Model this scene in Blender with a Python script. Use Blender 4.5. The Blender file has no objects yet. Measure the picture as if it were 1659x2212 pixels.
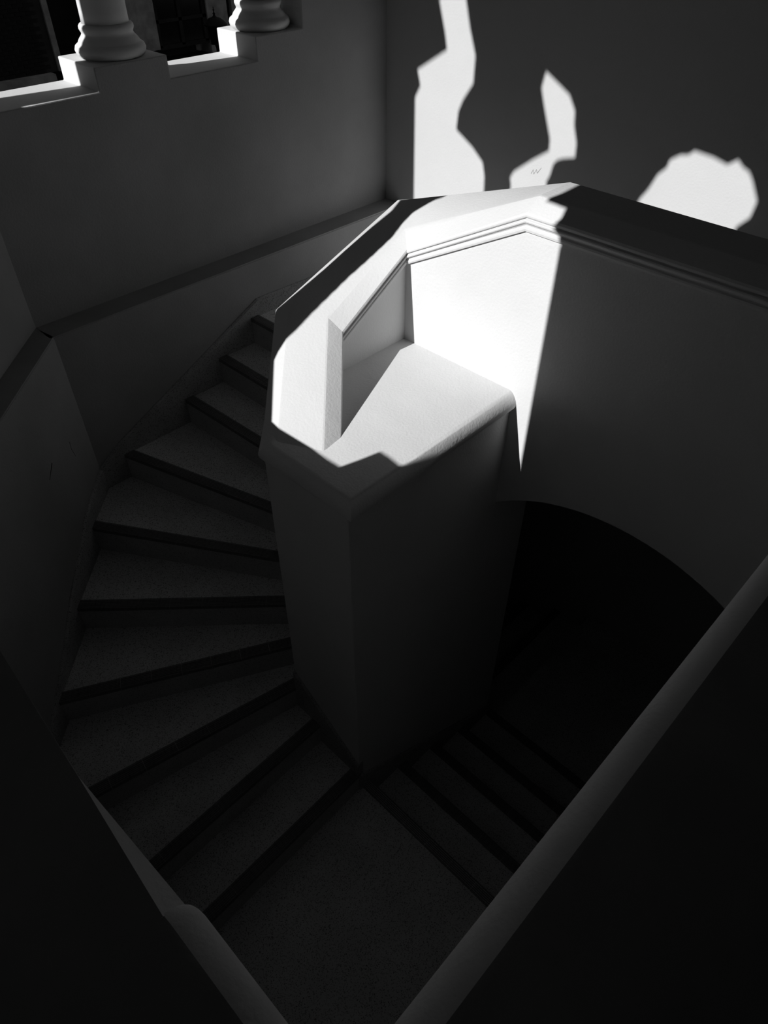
import bpy, bmesh, math, random
from mathutils import Vector, Matrix
from mathutils.geometry import tessellate_polygon
random.seed(7)

# ------------------------------------------------------------------ frame of reference
# a runs along the back-left wall, b along the back-right wall, z is up; 1 unit = S metres,
# (0, 0, 0) is the photographer's eye, the lower landing lies 2.068 units below it
S, ZL = 1.9, 2.068
def W(p): return Vector((p[0] * S, p[1] * S, (p[2] + ZL) * S))

sc = bpy.context.scene
C = sc.collection

# ------------------------------------------------------------------ camera
th, ro, az = math.radians(43.31), math.radians(.26), math.radians(44.07)
F = Vector((0, math.cos(th), -math.sin(th)))
U0 = Vector((0, math.sin(th), math.cos(th)))
R0 = Vector((1, 0, 0))
Rv = math.cos(ro) * R0 + math.sin(ro) * U0
Uv = -math.sin(ro) * R0 + math.cos(ro) * U0
T = Matrix(((math.sin(az), math.cos(az), 0), (-math.cos(az), math.sin(az), 0), (0, 0, 1)))
cd = bpy.data.cameras.new('camera')
cam = bpy.data.objects.new('camera', cd)
C.objects.link(cam)
rot = Matrix((T @ Rv, T @ Uv, T @ (-F))).transposed()
cam.matrix_world = Matrix.Translation(W((0, 0, 0))) @ rot.to_4x4()
cd.sensor_fit = 'HORIZONTAL'
cd.sensor_width = 36
cd.lens = 1532.5 / 1659 * 36
cd.clip_start = .05
cd.clip_end = 200
sc.camera = cam

# ------------------------------------------------------------------ world, sun, exposure
SUN = Vector((1, -.14, -.63))
wd = bpy.data.worlds.new('world')
sc.world = wd
wd.use_nodes = True
bg = wd.node_tree.nodes['Background']
bg.inputs[0].default_value = (.5, .5, .5, 1)
bg.inputs[1].default_value = .22
sl = bpy.data.lights.new('sun', 'SUN')
sl.energy = 5.6
sl.angle = math.radians(.35)
sun = bpy.data.objects.new('sun', sl)
C.objects.link(sun)
sun.rotation_euler = SUN.to_track_quat('-Z', 'Y').to_euler()
sun.location = W((-4, 2, 4))
vs = sc.view_settings
vs.view_transform = 'Standard'
vs.look = 'None'
vs.exposure = 0
vs.gamma = 1
vs.use_curve_mapping = False
sc.cycles.max_bounces = 12
sc.cycles.diffuse_bounces = 8

# ------------------------------------------------------------------ materials
def mat(name, col, rough=.9, noise=.06, nscale=3., bump=.0, bscale=60., specks=None, spec=.15):
    m = bpy.data.materials.new(name)
    m.use_nodes = True
    nt = m.node_tree
    b = nt.nodes['Principled BSDF']
    b.inputs['Roughness'].default_value = rough
    b.inputs['Specular IOR Level'].default_value = spec
    tc = nt.nodes.new('ShaderNodeTexCoord')
    n = nt.nodes.new('ShaderNodeTexNoise')
    n.inputs['Scale'].default_value = nscale
    n.inputs['Detail'].default_value = 6
    nt.links.new(tc.outputs['Object'], n.inputs['Vector'])
    mr = nt.nodes.new('ShaderNodeMapRange')
    mr.inputs[1].default_value = .3
    mr.inputs[2].default_value = .7
    mr.inputs[3].default_value = max(0, col - noise)
    mr.inputs[4].default_value = col + noise
    nt.links.new(n.outputs['Fac'], mr.inputs[0])
    last = mr.outputs[0]
    if specks:
        sca, dark, thr = specks
        v = nt.nodes.new('ShaderNodeTexVoronoi')
        v.inputs['Scale'].default_value = sca
        nt.links.new(tc.outputs['Object'], v.inputs['Vector'])
        sep = nt.nodes.new('ShaderNodeSeparateColor')
        nt.links.new(v.outputs['Color'], sep.inputs[0])
        st = nt.nodes.new('ShaderNodeMapRange')
        st.inputs[1].default_value = thr
        st.inputs[2].default_value = 1
        st.inputs[3].default_value = 1
        st.inputs[4].default_value = dark
        nt.links.new(sep.outputs[0], st.inputs[0])
        mu = nt.nodes.new('ShaderNodeMath')
        mu.operation = 'MULTIPLY'
        nt.links.new(last, mu.inputs[0])
        nt.links.new(st.outputs[0], mu.inputs[1])
        last = mu.outputs[0]
    cc = nt.nodes.new('ShaderNodeCombineColor')
    for i in range(3): nt.links.new(last, cc.inputs[i])
    nt.links.new(cc.outputs[0], b.inputs['Base Color'])
    if bump:
        n2 = nt.nodes.new('ShaderNodeTexNoise')
        n2.inputs['Scale'].default_value = bscale
        n2.inputs['Detail'].default_value = 5
        nt.links.new(tc.outputs['Object'], n2.inputs['Vector'])
        n3 = nt.nodes.new('ShaderNodeTexNoise')
        n3.inputs['Scale'].default_value = 5
        nt.links.new(tc.outputs['Object'], n3.inputs['Vector'])
        ad = nt.nodes.new('ShaderNodeMath')
        ad.operation = 'MULTIPLY_ADD'
        ad.inputs[1].default_value = 3
        nt.links.new(n3.outputs['Fac'], ad.inputs[0])
        nt.links.new(n2.outputs['Fac'], ad.inputs[2])
        bp = nt.nodes.new('ShaderNodeBump')
        bp.inputs['Strength'].default_value = bump
        bp.inputs['Distance'].default_value = .006
        nt.links.new(ad.outputs[0], bp.inputs['Height'])
        nt.links.new(bp.outputs[0], b.inputs['Normal'])
    return m
M = dict(
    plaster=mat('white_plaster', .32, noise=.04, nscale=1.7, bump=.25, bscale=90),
    white=mat('lit_white_paint', .58, noise=.02, nscale=2.2, bump=.22, bscale=90),  # lit copy of the white plaster, lightened to lift sunlit faces and bounce
    wall=mat('white_wall_paint', .50, noise=.015, nscale=1.6, bump=.2, bscale=90),
    reveal=mat('sunlit_reveal', .60, noise=.015, bump=.15),  # white lightened so sunlit ledge faces and columns come out bright
    shaded=mat('shaded_cap_top', .20, noise=.02, nscale=6, bump=.2),  # shade on the near cap tops, put into the colour
    ledge=mat('grey_ledge', .30, noise=.03, bump=.15),  # slightly darker grey than the wall plaster
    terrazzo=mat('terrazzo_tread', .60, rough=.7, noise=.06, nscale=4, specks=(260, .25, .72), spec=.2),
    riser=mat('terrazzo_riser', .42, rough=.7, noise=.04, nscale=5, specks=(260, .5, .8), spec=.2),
    nosing=mat('dark_nosing_tile', .15, rough=.6, noise=.03, nscale=14, spec=.25),
    skirt=mat('terrazzo_skirting', .34, rough=.7, noise=.05, nscale=6, specks=(220, .35, .75), spec=.2),
    brick=mat('dark_brick', .02, noise=.008, nscale=9),
    mortar=mat('grey_mortar', .045, noise=.01),
    stucco=mat('weathered_stucco', .34, noise=.10, nscale=5, bump=.3),
    pale=mat('pale_stone', .40, noise=.05),
    dark=mat('dark_paint', .03, noise=.008),
    glass=mat('dark_window_glass', .012, rough=.15, noise=.003, spec=.4),
    iron=mat('black_iron', .008, noise=.002, rough=.5),
)

# ------------------------------------------------------------------ mesh helpers (all take a, b, z points)
def tag(o, label=None, cat=None, group=None, kind=None):
    if label: o['label'] = label
    if cat: o['category'] = cat
    if group: o['group'] = group
    if kind: o['kind'] = kind
    return o
def empty(name, p, label, cat, group=None):
    o = bpy.data.objects.new(name, None)
    C.objects.link(o)
    o.location = W(p)
    o.empty_display_size = .1
    return tag(o, label, cat, group)
def world_loc(o):
    v = Vector(o.location)
    while o.parent:
        o = o.parent
        v += Vector(o.location)
    return v
def obj(name, V, Fc, m, parent=None, origin=None, bevel=0, smooth=False, seg=2):
    V = [W(p) for p in V]
    if origin is None:
        o0 = world_loc(parent) if parent else Vector((sum(v.x for v in V) / len(V), sum(v.y for v in V) / len(V), min(v.z for v in V)))
    else:
        o0 = W(origin)
    me = bpy.data.meshes.new(name)
    me.from_pydata([v - o0 for v in V], [], Fc)
    bm = bmesh.new()
    bm.from_mesh(me)
    bmesh.ops.remove_doubles(bm, verts=bm.verts, dist=1e-5)
    bmesh.ops.recalc_face_normals(bm, faces=bm.faces)
    bm.to_mesh(me)
    bm.free()
    me.materials.append(M[m])
    if smooth:
        me.shade_smooth()
    o = bpy.data.objects.new(name, me)
    C.objects.link(o)
    if parent:
        o.parent = parent
        o.location = o0 - world_loc(parent)
    else:
        o.location = o0
    if bevel:
        md = o.modifiers.new('bevel', 'BEVEL')
        md.width = bevel
        md.segments = seg
        md.limit_method = 'ANGLE'
        md.angle_limit = math.radians(32)
    return o
def struct(name, V, Fc, m, parent=None, **k):
    return tag(obj(name, V, Fc, m, parent, **k), kind='structure')
def ring(V0, V1):
    n = len(V0)
    return V0 + V1, [list(range(n))[::-1], list(range(n, 2 * n))] + [[i, (i + 1) % n, n + (i + 1) % n, n + i] for i in range(n)]
def pz(poly, z0, z1): return ring([(p[0], p[1], z0) for p in poly], [(p[0], p[1], z1) for p in poly])
def pb(poly, b0, b1): return ring([(p[0], b0, p[1]) for p in poly], [(p[0], b1, p[1]) for p in poly])
def pa(poly, a0, a1): return ring([(a0, p[0], p[1]) for p in poly], [(a1, p[0], p[1]) for p in poly])
def box(a0, a1, b0, b1, z0, z1): return pz([(a0, b0), (a1, b0), (a1, b1), (a0, b1)], z0, z1)
def join(*parts):
    V, Fc = [], []
    for v, f in parts:
        n = len(V)
        V += v
        Fc += [[i + n for i in q] for q in f]
    return V, Fc
def loft(st, closed=True, caps=True):
    n = len(st[0])
    V = [p for s in st for p in s]
    Fc = []
    for k in range(len(st) - 1):
        for i in range(n if closed else n - 1):
            j = (i + 1) % n
            Fc.append([k * n + i, k * n + j, (k + 1) * n + j, (k + 1) * n + i])
    if caps:
        Fc += [list(range(n))[::-1], list(range((len(st) - 1) * n, len(st) * n))]
    return V, Fc
def dense(st, n=10):
    out = []
    for k in range(len(st) - 1):
        for i in range(n):
            t = i / n
            out.append([tuple(p[c] + (q[c] - p[c]) * t for c in range(3)) for p, q in zip(st[k], st[k + 1])])
    return out + [st[-1]]
def lathe(cx, cy, z0, prof, seg=48):
    st = []
    for k in range(seg + 1):
        t = 2 * math.pi * (k % seg) / seg
        st.append([(cx + r * math.cos(t), cy + r * math.sin(t), z0 + h) for r, h in prof])
    V, Fc = loft(st, closed=False, caps=False)
    n = len(prof)
    Fc.append([k * n for k in range(seg)])
    Fc.append([k * n + n - 1 for k in range(seg)])
    return V, Fc

# ------------------------------------------------------------------ the setting: walls, floors, ledges
aB, bA = 2.007, 1.94            # inner faces of the back-right and back-left walls
LED, PL1, PL2 = -.462, -.408, -.402
TOP = 1.30
h0 = 2 ** -.5
# back-left wall: ledge, two plinths under the columns, full height again at its right end
poly = [(.40, -1.05), (.40, LED), (.958, LED), (.958, PL1), (1.171, PL1), (1.171, LED), (1.466, LED - .001), (1.466, PL2),
        (1.645, PL2), (1.645, TOP), (2.12, TOP), (2.12, -1.05)]
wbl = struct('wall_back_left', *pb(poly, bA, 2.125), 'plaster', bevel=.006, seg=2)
wbl.data.materials.append(M['reveal'])           # reveals, ledges and plinths lightened as sunlit, the big face kept dark as shaded
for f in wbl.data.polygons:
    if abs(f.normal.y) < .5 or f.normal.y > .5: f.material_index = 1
struct('wall_back_right', *box(aB, aB + .14, -1.2, 2.125, -2.75, TOP), 'wall')
# thicker lower walls that carry a ledge the width of a hand
struct('wall_lower_back_left', *box(.55, aB, 1.857, 2.125, -2.75, -.989), 'plaster', bevel=.006)
struct('trim_1', *pz([(.607, 1.858), (aB, 1.858), (aB, bA), (.607, bA)], -.989, -.985), 'ledge')
struct('wall_left_chamfer', *pz([(.62, 1.953), (-.30, 1.035), (-.45, 1.185), (.47, 2.103)], -1.05, LED), 'plaster', bevel=.01)
struct('wall_lower_left_chamfer', *pz([(.628, 1.868), (.03, 1.27), (-.09, 1.20), (-.15, 1.26), (.57, 1.98)], -2.75, -.989), 'plaster', bevel=.006)
struct('trim_2', *pz([(.618, 1.860), (.03, 1.272), (-.06, 1.275), (.605, 1.94)], -.989, -.985), 'ledge')
struct('wall_left', *box(-.13, .03, -.08, 1.275, -2.75, -.78), 'white')
struct('wall_front_right', *box(-.13, aB, -.08, .06, -2.75, -.56), 'white')

# unseen sun blocker, added in place of an arcade: openings cut to shape the light patches,
# standing to the left behind the photographer; the reveals are splayed along the light
AX, AT = -.30, .07
struct('ceiling', *box(AX - .02, 2.147, -1.2, 2.7, TOP, TOP + .1), 'plaster')
main = [(1.154, -.262), (1.109, -.261), (.960, -.258), (.954, -.229), (.950, -.201), (.923, -.201), (.900, -.203), (.889, -.204), (.886, .353), (.886, .375), (.884, .384), (.889, .394), (.904, .406), (.897, .416), (.895, .429), (.902, .451), (.926, .453), (.947, .454), (.950, .485), (.959, .515),
        (.985, .60), (.970, .716), (.944, .747), (.941, .789), (.969, .833), (.984, .850), (1.002, .857), (1.020, .871), (1.043, .854), (1.085, .864), (1.137, .868), (1.150, .855), (1.171, .851), (1.196, .833), (1.199, .813), (1.220, .790), (1.226, .774), (1.237, .746), (1.255, .716),
        (1.29, .56), (1.312, .420), (1.330, .407), (1.345, .380), (1.357, .350), (1.350, .311), (1.336, .275), (1.334, .196), (1.333, .132), (1.322, .045), (1.309, -.041), (1.304, -.110), (1.297, -.133)]
second = [(1.405, -.16), (1.426, .058), (1.430, .128), (1.441, .189), (1.443, .234), (1.445, .277), (1.449, .343), (1.475, .394), (1.55, .58), (1.571, .690), (1.562, .709), (1.556, .744), (1.545, .758), (1.527, .767), (1.486, .778), (1.489, .816), (1.507, .861), (1.512, .897), (1.538, .933), (1.582, .956), (1.626, .978), (1.634, .936), (1.616, .891), (1.580, .810), (1.577, .777), (1.632, .740), (1.695, .692), (1.707, .670), (1.700, .649), (1.700, -.05), (1.46, -.05)]
third = [(2.05, .02), (2.05, .42), (2.118, .42), (2.128, .831), (2.106, .868), (2.121, .913), (2.057, .950), (2.000, .983), (2.011, 1.026), (2.040, 1.105), (2.02, 1.22), (1.96, 1.22), (1.937, 1.115), (1.916, 1.051), (1.887, .983), (1.887, .909), (1.923, .858), (1.939, .822), (1.943, .767), (1.870, .728), (1.823, .692), (1.810, .652), (1.807, .611), (1.807, .02)]
fourth = [(2.210, .15), (2.210, 1.20), (2.60, 1.20), (2.60, .15)]
slit = [(2.082, .206), (2.082, .330), (2.117, .330), (2.107, .278), (2.098, .229), (2.096, .206)]
def pierced(name, outer, holes, m):
    loops = [outer] + holes
    flat = [p for l in loops for p in l]
    tri = tessellate_polygon([[Vector((p[0], p[1], 0)) for p in l] for l in loops])
    n = len(flat)
    V = [(AX, b, z) for b, z in flat] + [(AX - AT, b - SUN.y * AT, z - SUN.z * AT) for b, z in flat]
    Fc = [list(t) for t in tri] + [[i + n for i in t[::-1]] for t in tri]
    k = 0
    for l in loops:
        for i in range(len(l)):
            i0, i1 = k + i, k + (i + 1) % len(l)
            Fc.append([i0, i1, i1 + n, i0 + n])
        k += len(l)
    return struct(name, V, Fc, m)
pierced('wall_left_gobo', [(-1.2, -1.10), (7.9, -1.10), (7.9, 3.0), (-1.2, 3.0)], [main, second, third, fourth, slit], 'plaster')

struct('wall_front', *box(AX - .3, 2.147, -1.34, -1.2, -1.1, TOP + .1), 'plaster')  # unseen wall added behind the camera to keep sky light out

# small marks on the plaster: a grey scribble in the sunlit patch, scratches low on the chamfer wall
def strokes(name, parent, pts, n, w, m):
    parts = []
    for p, q in pts:
        P, Q, N = Vector(p), Vector(q), Vector(n).normalized()
        sd = (Q - P).normalized().cross(N) * w
        r0 = [P - sd, P + sd, Q + sd * .4, Q - sd * .4]
        parts.append(ring([tuple(v - N * .003) for v in r0], [tuple(v + N * .0006) for v in r0]))
    return obj(name, *join(*parts), m, parent)
wbr = bpy.data.objects['wall_back_right']
zz = [(2.007, 1.307, -.753), (2.007, 1.301, -.740), (2.007, 1.297, -.752), (2.007, 1.289, -.737), (2.007, 1.285, -.747), (2.007, 1.272, -.728)]
strokes('scribble', wbr, list(zip(zz, zz[1:])), (-1, 0, 0), .0012, 'stucco')
wch = bpy.data.objects['wall_lower_left_chamfer']
strokes('scratch', wch, [((.4425, 1.6825, -1.226), (.4127, 1.6527, -1.250))], (h0, -h0, 0), .0016, 'iron')
strokes('scratch', wch, [((.5327, 1.7727, -1.253), (.5300, 1.7700, -1.275)), ((.5300, 1.7700, -1.275), (.5356, 1.7756, -1.308))], (h0, -h0, 0), .0012, 'nosing')

# floors
struct('floor', *pz([(-.05, -.02), (.695, -.02), (.695, .735), (-.05, .735)], -2.25, -2.068), 'terrazzo')
struct('floor_lower', *pz([(1.345, -.02), (aB, -.02), (aB, .70), (1.345, .70)], -2.60, -2.428), 'terrazzo')
struct('floor_bottom', *box(-.2, 2.147, -.1, 2.125, -2.95, -2.75), 'terrazzo')
struct('floor_upper', *pz([(-1.6, -1.2), (aB, -1.2), (aB, .93), (1.34, .93), (1.34, -.07), (-.12, -.07), (-.12, 1.2), (-1.6, 1.2)], -1.10, -.988), 'terrazzo')

# ------------------------------------------------------------------ staircase: every step is a part, every nosing tile a sub-part
stairs = empty('staircase', (.36, .36, -2.068), 'winding terrazzo staircase with dark ribbed nosing tiles climbing round the white core', 'staircase')
tile_mesh = None
def tile_proto():
    # a ribbed strip tile: x along the nosing (unit length), y outwards over the lip, z up
    w, t = .058, .016
    pr = [(-w, -.004), (-w, .003)]
    for k in range(5):
        y = -w + .006 + k * .0098
        pr += [(y, .003), (y + .0055, .003), (y + .0068, -.0005), (y + .0085, -.0005)]
    pr += [(.000, .003), (.004, .001), (.005, -.004), (.005, -.022), (.001, -.024), (.001, -.004)]
    n = len(pr)
    V = [(0, y, z) for y, z in pr] + [(1, y, z) for y, z in pr]
    Fc = [[i, (i + 1) % n, n + (i + 1) % n, n + i] for i in range(n)] + [list(range(n))[::-1], list(range(n, 2 * n))]
    me = bpy.data.meshes.new('nosing_tile')
    me.from_pydata(V, [], Fc)
    bm = bmesh.new(); bm.from_mesh(me); bmesh.ops.recalc_face_normals(bm, faces=bm.faces); bm.to_mesh(me); bm.free()
    me.materials.append(M['nosing'])
    return me
tile_mesh = tile_proto()
def nosing(step, p, q, z, inward):
    """tiles along the lip from p to q (a, b); inward = a point on the tread side"""
    P, Q = W((*p, z)), W((*q, z))
    L = (Q - P).length
    d = (Q - P).normalized()
    nrm = Vector((-d.y, d.x, 0))
    if nrm.dot(W((*inward, z)) - P) > 0: nrm = -nrm
    n = max(1, round(L / .165))
    if d.cross(nrm).z < 0:
        P, d = Q, -d
    for k in range(n):
        o = bpy.data.objects.new('nosing_tile', tile_mesh)
        C.objects.link(o)
        o.parent = step
        m = Matrix((d, nrm, Vector((0, 0, 1)))).transposed().to_4x4()
        pos = P + d * (L * k / n + .001)
        o.matrix_local = Matrix.Translation(pos - world_loc(step)) @ m @ Matrix.Diagonal((L / n - .002, 1, 1, 1))
r = .09
z1 = -1.978
nos = [((.662, .732), (.03, .722)), ((.662, .892), (.03, .885)), ((.664, .988), (.03, 1.124)), ((.7216, 1.0466), (.135, 1.367)),
       ((.777, 1.102), (.309, 1.553)), ((.834, 1.159), (.482, 1.727)), ((.893, 1.218), (.702, 1.857)), ((.985, 1.25), (.957, 1.857)),
       ((1.118, 1.25), (1.111, 1.857)), ((1.266, 1.25), (1.260, 1.857))]
core_extra = {2: [], 3: [], 6: [(.915, 1.25)]}
wall_extra = {2: [(.03, 1.27)], 5: [(.618, 1.857)]}
def lerp(p, q, t): return (p[0] + (q[0] - p[0]) * t, p[1] + (q[1] - p[1]) * t)
for k in range(10):
    (p, q) = nos[k]
    z = z1 + r * k
    if k < 9:
        p2, q2 = nos[k + 1]
        poly = [p, q] + wall_extra.get(k, []) + [q2, p2] + core_extra.get(k, [])[::-1]
        name = 'step'
    else:
        poly = [p, q, (aB, 1.857), (aB, 1.10), (1.335, 1.10), (1.335, 1.25)]
        name = 'landing'
    V, Fc = pz(poly, z - r - .05, z - .003)
    cx = sum(v[0] for v in poly) / len(poly); cy = sum(v[1] for v in poly) / len(poly)
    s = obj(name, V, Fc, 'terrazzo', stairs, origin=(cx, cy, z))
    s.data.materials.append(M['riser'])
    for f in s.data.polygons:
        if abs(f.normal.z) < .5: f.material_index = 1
    nosing(s, p, q, z, (cx, cy))
# two more risers behind the arch wall up to the upper floor
for b0, b1, z in ((.93, 1.10, -1.078),):
    V, Fc = box(1.335, aB, b0, b1, z - .15, z - .003)
    s = obj('step', V, Fc, 'terrazzo', stairs, origin=(1.67, b0, z))
    nosing(s, (1.335, b1), (aB, b1), z, (1.67, b0))
# flight that goes down under the arch
ed = [.697, .850, 1.010, 1.170, 1.345]
for k in range(4):
    z = -2.158 - r * k
    V, Fc = box(ed[k] - .012, ed[k + 1], -.02, .735, z - .14, z - .003)
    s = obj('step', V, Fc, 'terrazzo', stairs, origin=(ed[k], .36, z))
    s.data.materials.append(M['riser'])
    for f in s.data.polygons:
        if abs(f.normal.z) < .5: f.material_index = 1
    nosing(s, (ed[k + 1], -.02), (ed[k + 1], .735), z, (ed[k], .36))
land = obj('landing_edge', *box(.640, .697, -.02, .735, -2.16, -2.0715), 'terrazzo', stairs, origin=(.67, .36, -2.068))
nosing(land, (.697, -.02), (.697, .735), -2.068, (.5, .36))
# next flight down, turning left below the upper stairs
for k in range(2):
    z = -2.518 - r * k
    V, Fc = box(1.36, aB, .70 + .16 * k, .70 + .16 * (k + 1), z - .14, z - .003)
    s = obj('step', V, Fc, 'terrazzo', stairs, origin=(1.67, .70 + .16 * k, z))
    nosing(s, (1.36, .70 + .16 * (k + 1)), (aB, .70 + .16 * (k + 1)), z, (1.67, .7))

# skirtings that climb with the steps
def skirt(name, pts, drop, off, th=.010):
    """pts: (a, b, ztop) along the wall; off: unit vector (a, b) out of the wall"""
    st = []
    for a, b, z in pts:
        a2, b2 = a + off[0] * th, b + off[1] * th
        st.append([(a - off[0] * .02, b - off[1] * .02, z - drop), (a2, b2, z - drop), (a2, b2, z - .004), (a + off[0] * .004, b + off[1] * .004, z), (a - off[0] * .02, b - off[1] * .02, z)])
    return struct(name, *loft(st), 'skirt')
h = 2 ** -.5
skirt('baseboard_back_left', [(.612, 1.857, -1.452), (.70, 1.857, -1.392), (.981, 1.857, -1.261), (1.296, 1.857, -1.112), (1.58, 1.857, -1.118), (aB, 1.857, -1.118)], .40, (0, -1))
skirt('baseboard_left_chamfer', [(.617, 1.857, -1.452), (.535, 1.775, -1.462), (.47, 1.71, -1.480), (.42, 1.66, -1.515), (.314, 1.554, -1.571), (.223, 1.463, -1.638), (.155, 1.395, -1.68), (.03, 1.27, -1.76)], .42, (h, -h))
skirt('baseboard_left', [(.03, 1.27, -1.76), (.03, .885, -1.83), (.03, .70, -1.95), (.03, 0, -1.99)], .35, (1, 0))
# ------------------------------------------------------------------ white core with its slab, balustrade wall, moulding and cap
core = empty('stair_core', (.66, .735, -2.068), 'white plastered stair core with a sunlit recessed slab and moulded parapet climbing round it', 'parapet')
obj('core_block', *pz([(.66, .735), (1.335, .735), (1.335, 1.25), (.915, 1.25), (.66, .990)], -2.75, -.94), 'white', core, bevel=.006)
skl = tag(obj('skirting', *loft([[(.675, b, z - .5), (.652, b, z - .5), (.652, b, z - .004), (.656, b, z), (.675, b, z)] for b, z in ((.990, -1.718), (.874, -1.811), (.733, -1.929))]), 'skirt', core), 'grey terrazzo skirting sloping down the left face')
tag(obj('skirting', *loft([[(a, .75, z - .5), (a, .727, z - .5), (a, .727, z - .004), (a, .731, z), (a, .75, z)] for a, z in ((.655, -1.985), (.677, -1.997), (.918, -2.150), (1.335, -2.40))]), 'skirt', core), 'grey terrazzo skirting sloping down the right face')
# slab
cr = [(1.175, .742), (.672, .738), (.672, .968), (.93, 1.226), (1.175, 1.226)]
li = [(1.175, .720), (.650, .716), (.650, .996), (.90, 1.246), (1.175, 1.246)]
lo = [(1.175, .722), (.652, .719), (.652, .994), (.90, 1.244), (1.175, 1.244)]
re = [(1.175, .738), (.662, .734), (.662, .990), (.91, 1.236), (1.175, 1.236)]
ZS = -.90
lay = [(re, -.952), (re, -.942), (lo, -.940), (li, -.934), (li, -.929)]
for i in range(1, 7):
    t = i / 6
    k, kz = t ** 1.35, 1 - (1 - t) ** 1.5
    lay.append(([lerp(p, q, k) for p, q in zip(li, cr)], -.929 + .029 * kz))
V, Fc = loft([[(x, y, z) for x, y in pl] for pl, z in lay])
sb = obj('slab', V, Fc, 'white', core, smooth=True)
sb.data.set_sharp_from_angle(angle=math.radians(33))

# stations along the balustrade: inner wall point, outer wall point, height of the cap's crease
ST = [((.734, .844), (.660, .983), -.905), ((.791, .901), (.7265, 1.047), -.872), ((.960, 1.07), (.926, 1.238), -.772), ((1.175, 1.07), (1.365, 1.275), -.647),
      ((1.175, .758), (1.335, .758), -.485), ((1.175, .06), (1.335, -.10), -.485)]
def station(s, prof):
    (P, Q, z) = s
    return [(P[0] + (Q[0] - P[0]) * t, P[1] + (Q[1] - P[1]) * t, max(z + hh, -.936)) for t, hh in prof]
CAPP = [(-.020, -.0325), (-.040, -.0322), (-.048, -.030), (-.050, -.027), (-.040, -.0225), (.13, -.0045), (.175, -.0008), (.20, 0), (.80, 0), (.83, -.0008), (.87, -.0045), (1.06, -.0225), (1.075, -.027), (1.07, -.0320), (.98, -.0325)]
MOLP = [(.10, -.0325), (-.024, -.0325), (-.026, -.0350), (-.050, -.0362), (-.054, -.0385), (-.050, -.0410), (-.030, -.0440), (-.020, -.0470), (-.022, -.0490), (-.036, -.0505), (-.038, -.0540), (-.032, -.0585), (-.008, -.0600), (.0, -.0600), (.10, -.0600)]
WALP = lambda bot: [(0, -.034), (0, bot), (1, bot), (1, -.034)]
cp = obj('cap', *loft(dense([station(s, CAPP) for s in ST])), 'white', core, smooth=True)
cp.data.set_sharp_from_angle(angle=math.radians(11))
obj('moulding', *loft([station(s, MOLP) for s in ST[1:]]), 'white', core)
def wallst(s, bot): return [(s[0][0], s[0][1], s[2] - .034), (s[0][0], s[0][1], bot), (s[1][0], s[1][1], bot), (s[1][0], s[1][1], s[2] - .034)]
obj('balustrade_wall', *loft([wallst(s, -.96) for s in ST[1:4]]), 'white', core)
# arch wall under the upper flight
Rr, ac_, ap = .546, .380, -1.110
arc = []
for i in range(41):
    b = .737 - i * (.737 - .02) / 40
    arc.append((b, ap - (Rr - math.sqrt(max(0, Rr * Rr - (b - ac_) ** 2)))))
top = [(-.05, -.519), (.758, -.519), (1.07, -.681)]
poly = [(1.07, -.96), (.737, -.96)] + arc + [(.02, -2.75), (-.05, -2.75)] + top
obj('arch_wall', *pa(poly, 1.175, 1.335), 'white', core)

# ------------------------------------------------------------------ near parapet at the photographer's hands
near = empty('landing_parapet', (.0, .0, -.988), 'broad plain parapet cap running along both near edges of the stairwell', 'parapet')
def shade_top(o):  # colours the up-facing cap faces dark, as shade
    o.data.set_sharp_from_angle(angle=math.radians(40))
    o.data.materials.append(M['shaded'])
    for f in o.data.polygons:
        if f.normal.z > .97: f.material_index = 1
CP = [(.052, -.032), (.060, -.031), (.0622, -.028), (.0625, -.023), (.0605, -.017), (.0570, -.0115), (.0520, -.0065), (.0450, -.0028), (.0390, -.0008), (.0342, 0), (-.13, 0), (-.14, -.008), (-.14, -.03)]
# right run: profile measured in b along a
shade_top(obj('cap', *loft([[(a, y, -.485 + zz) for y, zz in CP] for a in (-.02, 1.20)]), 'white', near, smooth=True))
# left run: profile in a along b, ends where the cap stops
CPD = [(.022, -.030), (.0295, -.029), (.0312, -.026), (.0315, -.021), (.0300, -.0155), (.0272, -.0105), (.0232, -.006), (.0175, -.0026), (.0125, -.0008), (.0085, 0), (-.13, 0), (-.14, -.008), (-.14, -.03)]
def dst(b, k=0): return [(.0085 + (x - .0085) * (1 - k * 38) if x > .0085 else x, b, -.485 + zz) for x, zz in CPD]
shade_top(obj('cap', *loft([dst(-.14), dst(.190), dst(.196, .0008), dst(.2, .0022), dst(.202, .0042)]), 'white', near, smooth=True))
# beyond the end of the cap the left parapet carries on, its crest turned a little outwards
V = [(.0116, .2005, -.4851), (.0194, .312, -.4851), (.0290, .470, -.4851), (.0795, 1.30, -.4851), (-.13, 1.30, -.4851), (-.13, .2005, -.4851),
     (.0257, .2005, -.498), (.0201, .322, -.4858),
     (.0116, .2005, -.79), (.0257, .2005, -.79), (.0201, .322, -.79), (.0290, .470, -.79), (.0795, 1.30, -.79), (-.13, 1.30, -.79), (-.13, .2005, -.79)]
Fc = [[0, 1, 2, 3, 4, 5], [0, 6, 7, 1], [6, 9, 10, 7], [1, 7, 10, 11, 2], [2, 11, 12, 3], [3, 12, 13, 4], [4, 13, 14, 5], [5, 14, 8, 0], [0, 8, 9, 6], [8, 14, 13, 12, 11, 10, 9]]
obj('parapet_wall', *box(-.13, .018, -.08, .2015, -.79, -.512), 'white', near)
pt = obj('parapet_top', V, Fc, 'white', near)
pt.data.materials.append(M['shaded'])  # same painted shade for the crest's up-facing faces
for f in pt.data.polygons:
    if f.normal.z > .97: f.material_index = 1

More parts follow.
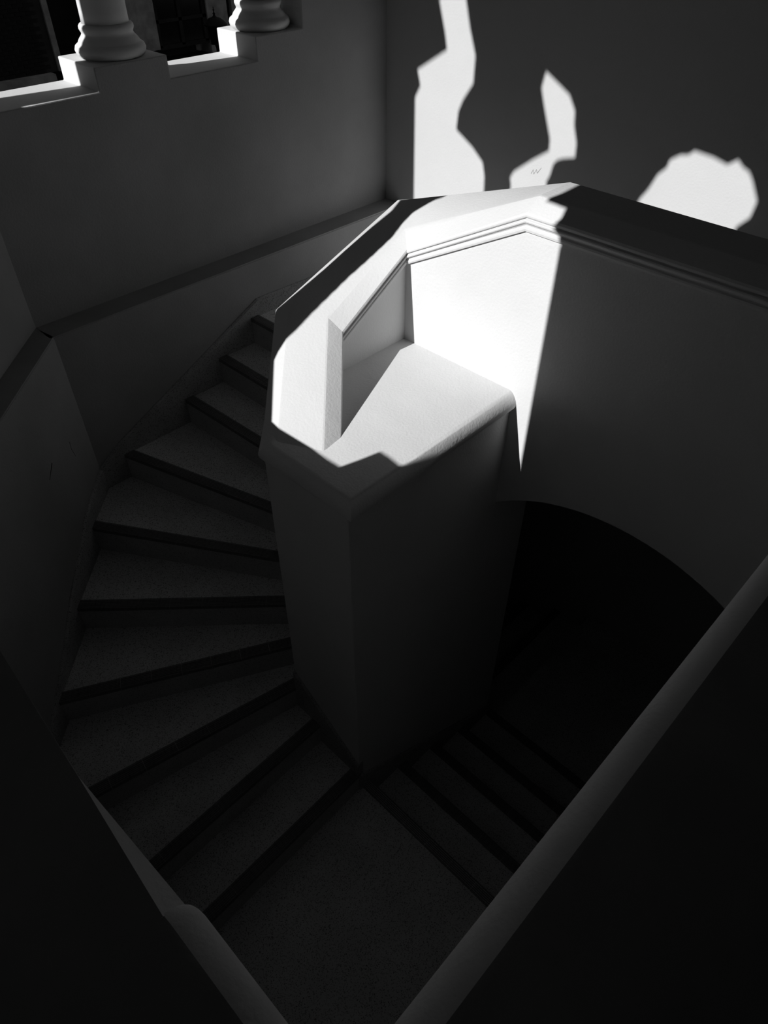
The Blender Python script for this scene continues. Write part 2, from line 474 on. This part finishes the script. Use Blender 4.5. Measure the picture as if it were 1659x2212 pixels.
# ------------------------------------------------------------------ columns on the plinths
def column(cx, cy, z0, label):
    c = empty('column', (cx, cy, z0), label, 'column', 'columns on the back left ledge')
    base = [(.0, 0), (.078, 0), (.083, .004), (.088, .010), (.090, .018), (.087, .026), (.080, .031), (.078, .033), (.076, .037), (.072, .042), (.067, .047), (.0645, .051), (.0645, .054), (.0665, .058), (.0685, .063), (.068, .068), (.065, .072), (.0605, .074), (.0, .074)]
    obj('column_base', *lathe(cx, cy, z0, base), 'reveal', c, smooth=True)
    sh = [(0, .074), (.0590, .074), (.0585, .10), (.0575, .3), (.056, .60), (.054, .82), (0, .82)]
    obj('shaft', *lathe(cx, cy, z0, sh), 'reveal', c, smooth=True)
    cap = [(0, .82), (.060, .82), (.064, .828), (.060, .836), (.055, .84), (.058, .87), (.072, .90), (.09, .92), (.09, .95), (0, .95)]
    obj('capital', *lathe(cx, cy, z0, cap), 'reveal', c, smooth=True)
column(1.064, 2.030, PL1, 'white column with a bulging round base, left of the two on the ledge')
column(1.558, 2.032, PL2, 'white column cut off by the top edge, standing beside the wall end')

# ------------------------------------------------------------------ the dark building across the court
fb = 8.0
far = empty('far_building', (4.2, fb, -2.068), 'dark brick and stucco building across the court behind the columns', 'building')
obj('mortar_wall', *box(2.4, 3.57, fb, fb + .2, -1.66, .2), 'mortar', far)
bl, bh = .105, .0314
bme = None
for j in range(24):
    for i in range(11):
        a = 2.62 + i * bl + (bl / 2 if j % 2 else 0)
        if a + bl > 3.545: continue
        z = -1.655 + j * bh
        if bme is None:
            bo = obj('brick', *box(a + .002, a + bl - .002, fb - .006, fb + .02, z + .002, z + bh - .002), 'brick', far, origin=(a, fb, z))
            bme = bo.data
        else:
            o = bpy.data.objects.new('brick', bme)
            C.objects.link(o)
            o.parent = far
            o.location = W((a, fb, z)) - world_loc(far) + Vector((0, random.uniform(-.004, .004), 0))
obj('base_course', *box(2.4, 3.50, fb - .10, fb + .2, -1.745, -1.66), 'stucco', far)
struct('floor_court', *box(1.0, 7.5, 2.2, fb + .2, -1.85, -1.745), 'dark')
obj('door_jamb', *box(3.578, 3.634, fb - .02, fb + .2, -1.66, .2), 'stucco', far)
obj('dark_recess', *box(3.50, 4.2, fb + .15, fb + .25, -1.75, .2), 'iron', far)
obj('wall_pier', *box(4.10, 4.74, fb - .05, fb + .3, -1.62, .2), 'stucco', far)
wf = obj('window_frame', *join(box(4.74, 4.80, fb, fb + .06, -1.62, .2), box(5.05, 5.09, fb, fb + .05, -1.62, .2), box(5.36, 5.41, fb, fb + .06, -1.62, .2), box(4.74, 5.41, fb, fb + .05, -1.64, -1.60), box(4.74, 5.41, fb, fb + .05, -1.40, -1.37)), 'dark', far)
for a0, a1 in ((4.80, 5.05), (5.09, 5.36)):
    for z0, z1_ in ((-1.60, -1.40), (-1.37, .2)):
        obj('pane', *box(a0, a1, fb + .02, fb + .03, z0, z1_), 'glass', wf)
obj('wall_pier', *box(5.41, 5.68, fb - .02, fb + .3, -1.75, .2), 'stucco', far)
obj('drain_pipe', *box(5.69, 5.75, fb + .04, fb + .10, -1.75, .2), 'iron', far)
obj('wall_pier', *box(5.76, 7.0, fb, fb + .3, -1.75, .2), 'stucco', far)
obj('backing_wall', *box(-4.0, 7.0, fb + .3, fb + .4, -1.85, 1.6), 'dark', far)
# garden lantern in front of it
lb = 6.2
la = 3.858 / 5.6 * lb
lz = -.923 / 5.6 * lb
lan = empty('lantern', (la, lb, lz - .723), 'black domed garden lantern with a finial seen between the columns', 'lantern')
obj('lantern_roof', *lathe(la, lb, lz, [(0, .0), (.003, -.002), (.004, -.018), (.009, -.024), (.004, -.030), (.006, -.042), (.013, -.050), (.008, -.056), (.012, -.066), (.022, -.074), (.05, -.082), (.075, -.10), (.095, -.12), (.105, -.128), (.10, -.134), (0, -.134)], 24), 'iron', lan, smooth=True)
obj('lantern_body', *lathe(la, lb, lz, [(0, -.134), (.085, -.134), (.06, -.26), (.065, -.27), (0, -.27)], 8), 'iron', lan)
obj('post', *lathe(la, lb, lz, [(0, -.27), (.03, -.27), (.02, -.30), (.018, -.69), (.05, -.71), (.05, -.723), (0, -.723)], 16), 'iron', lan)
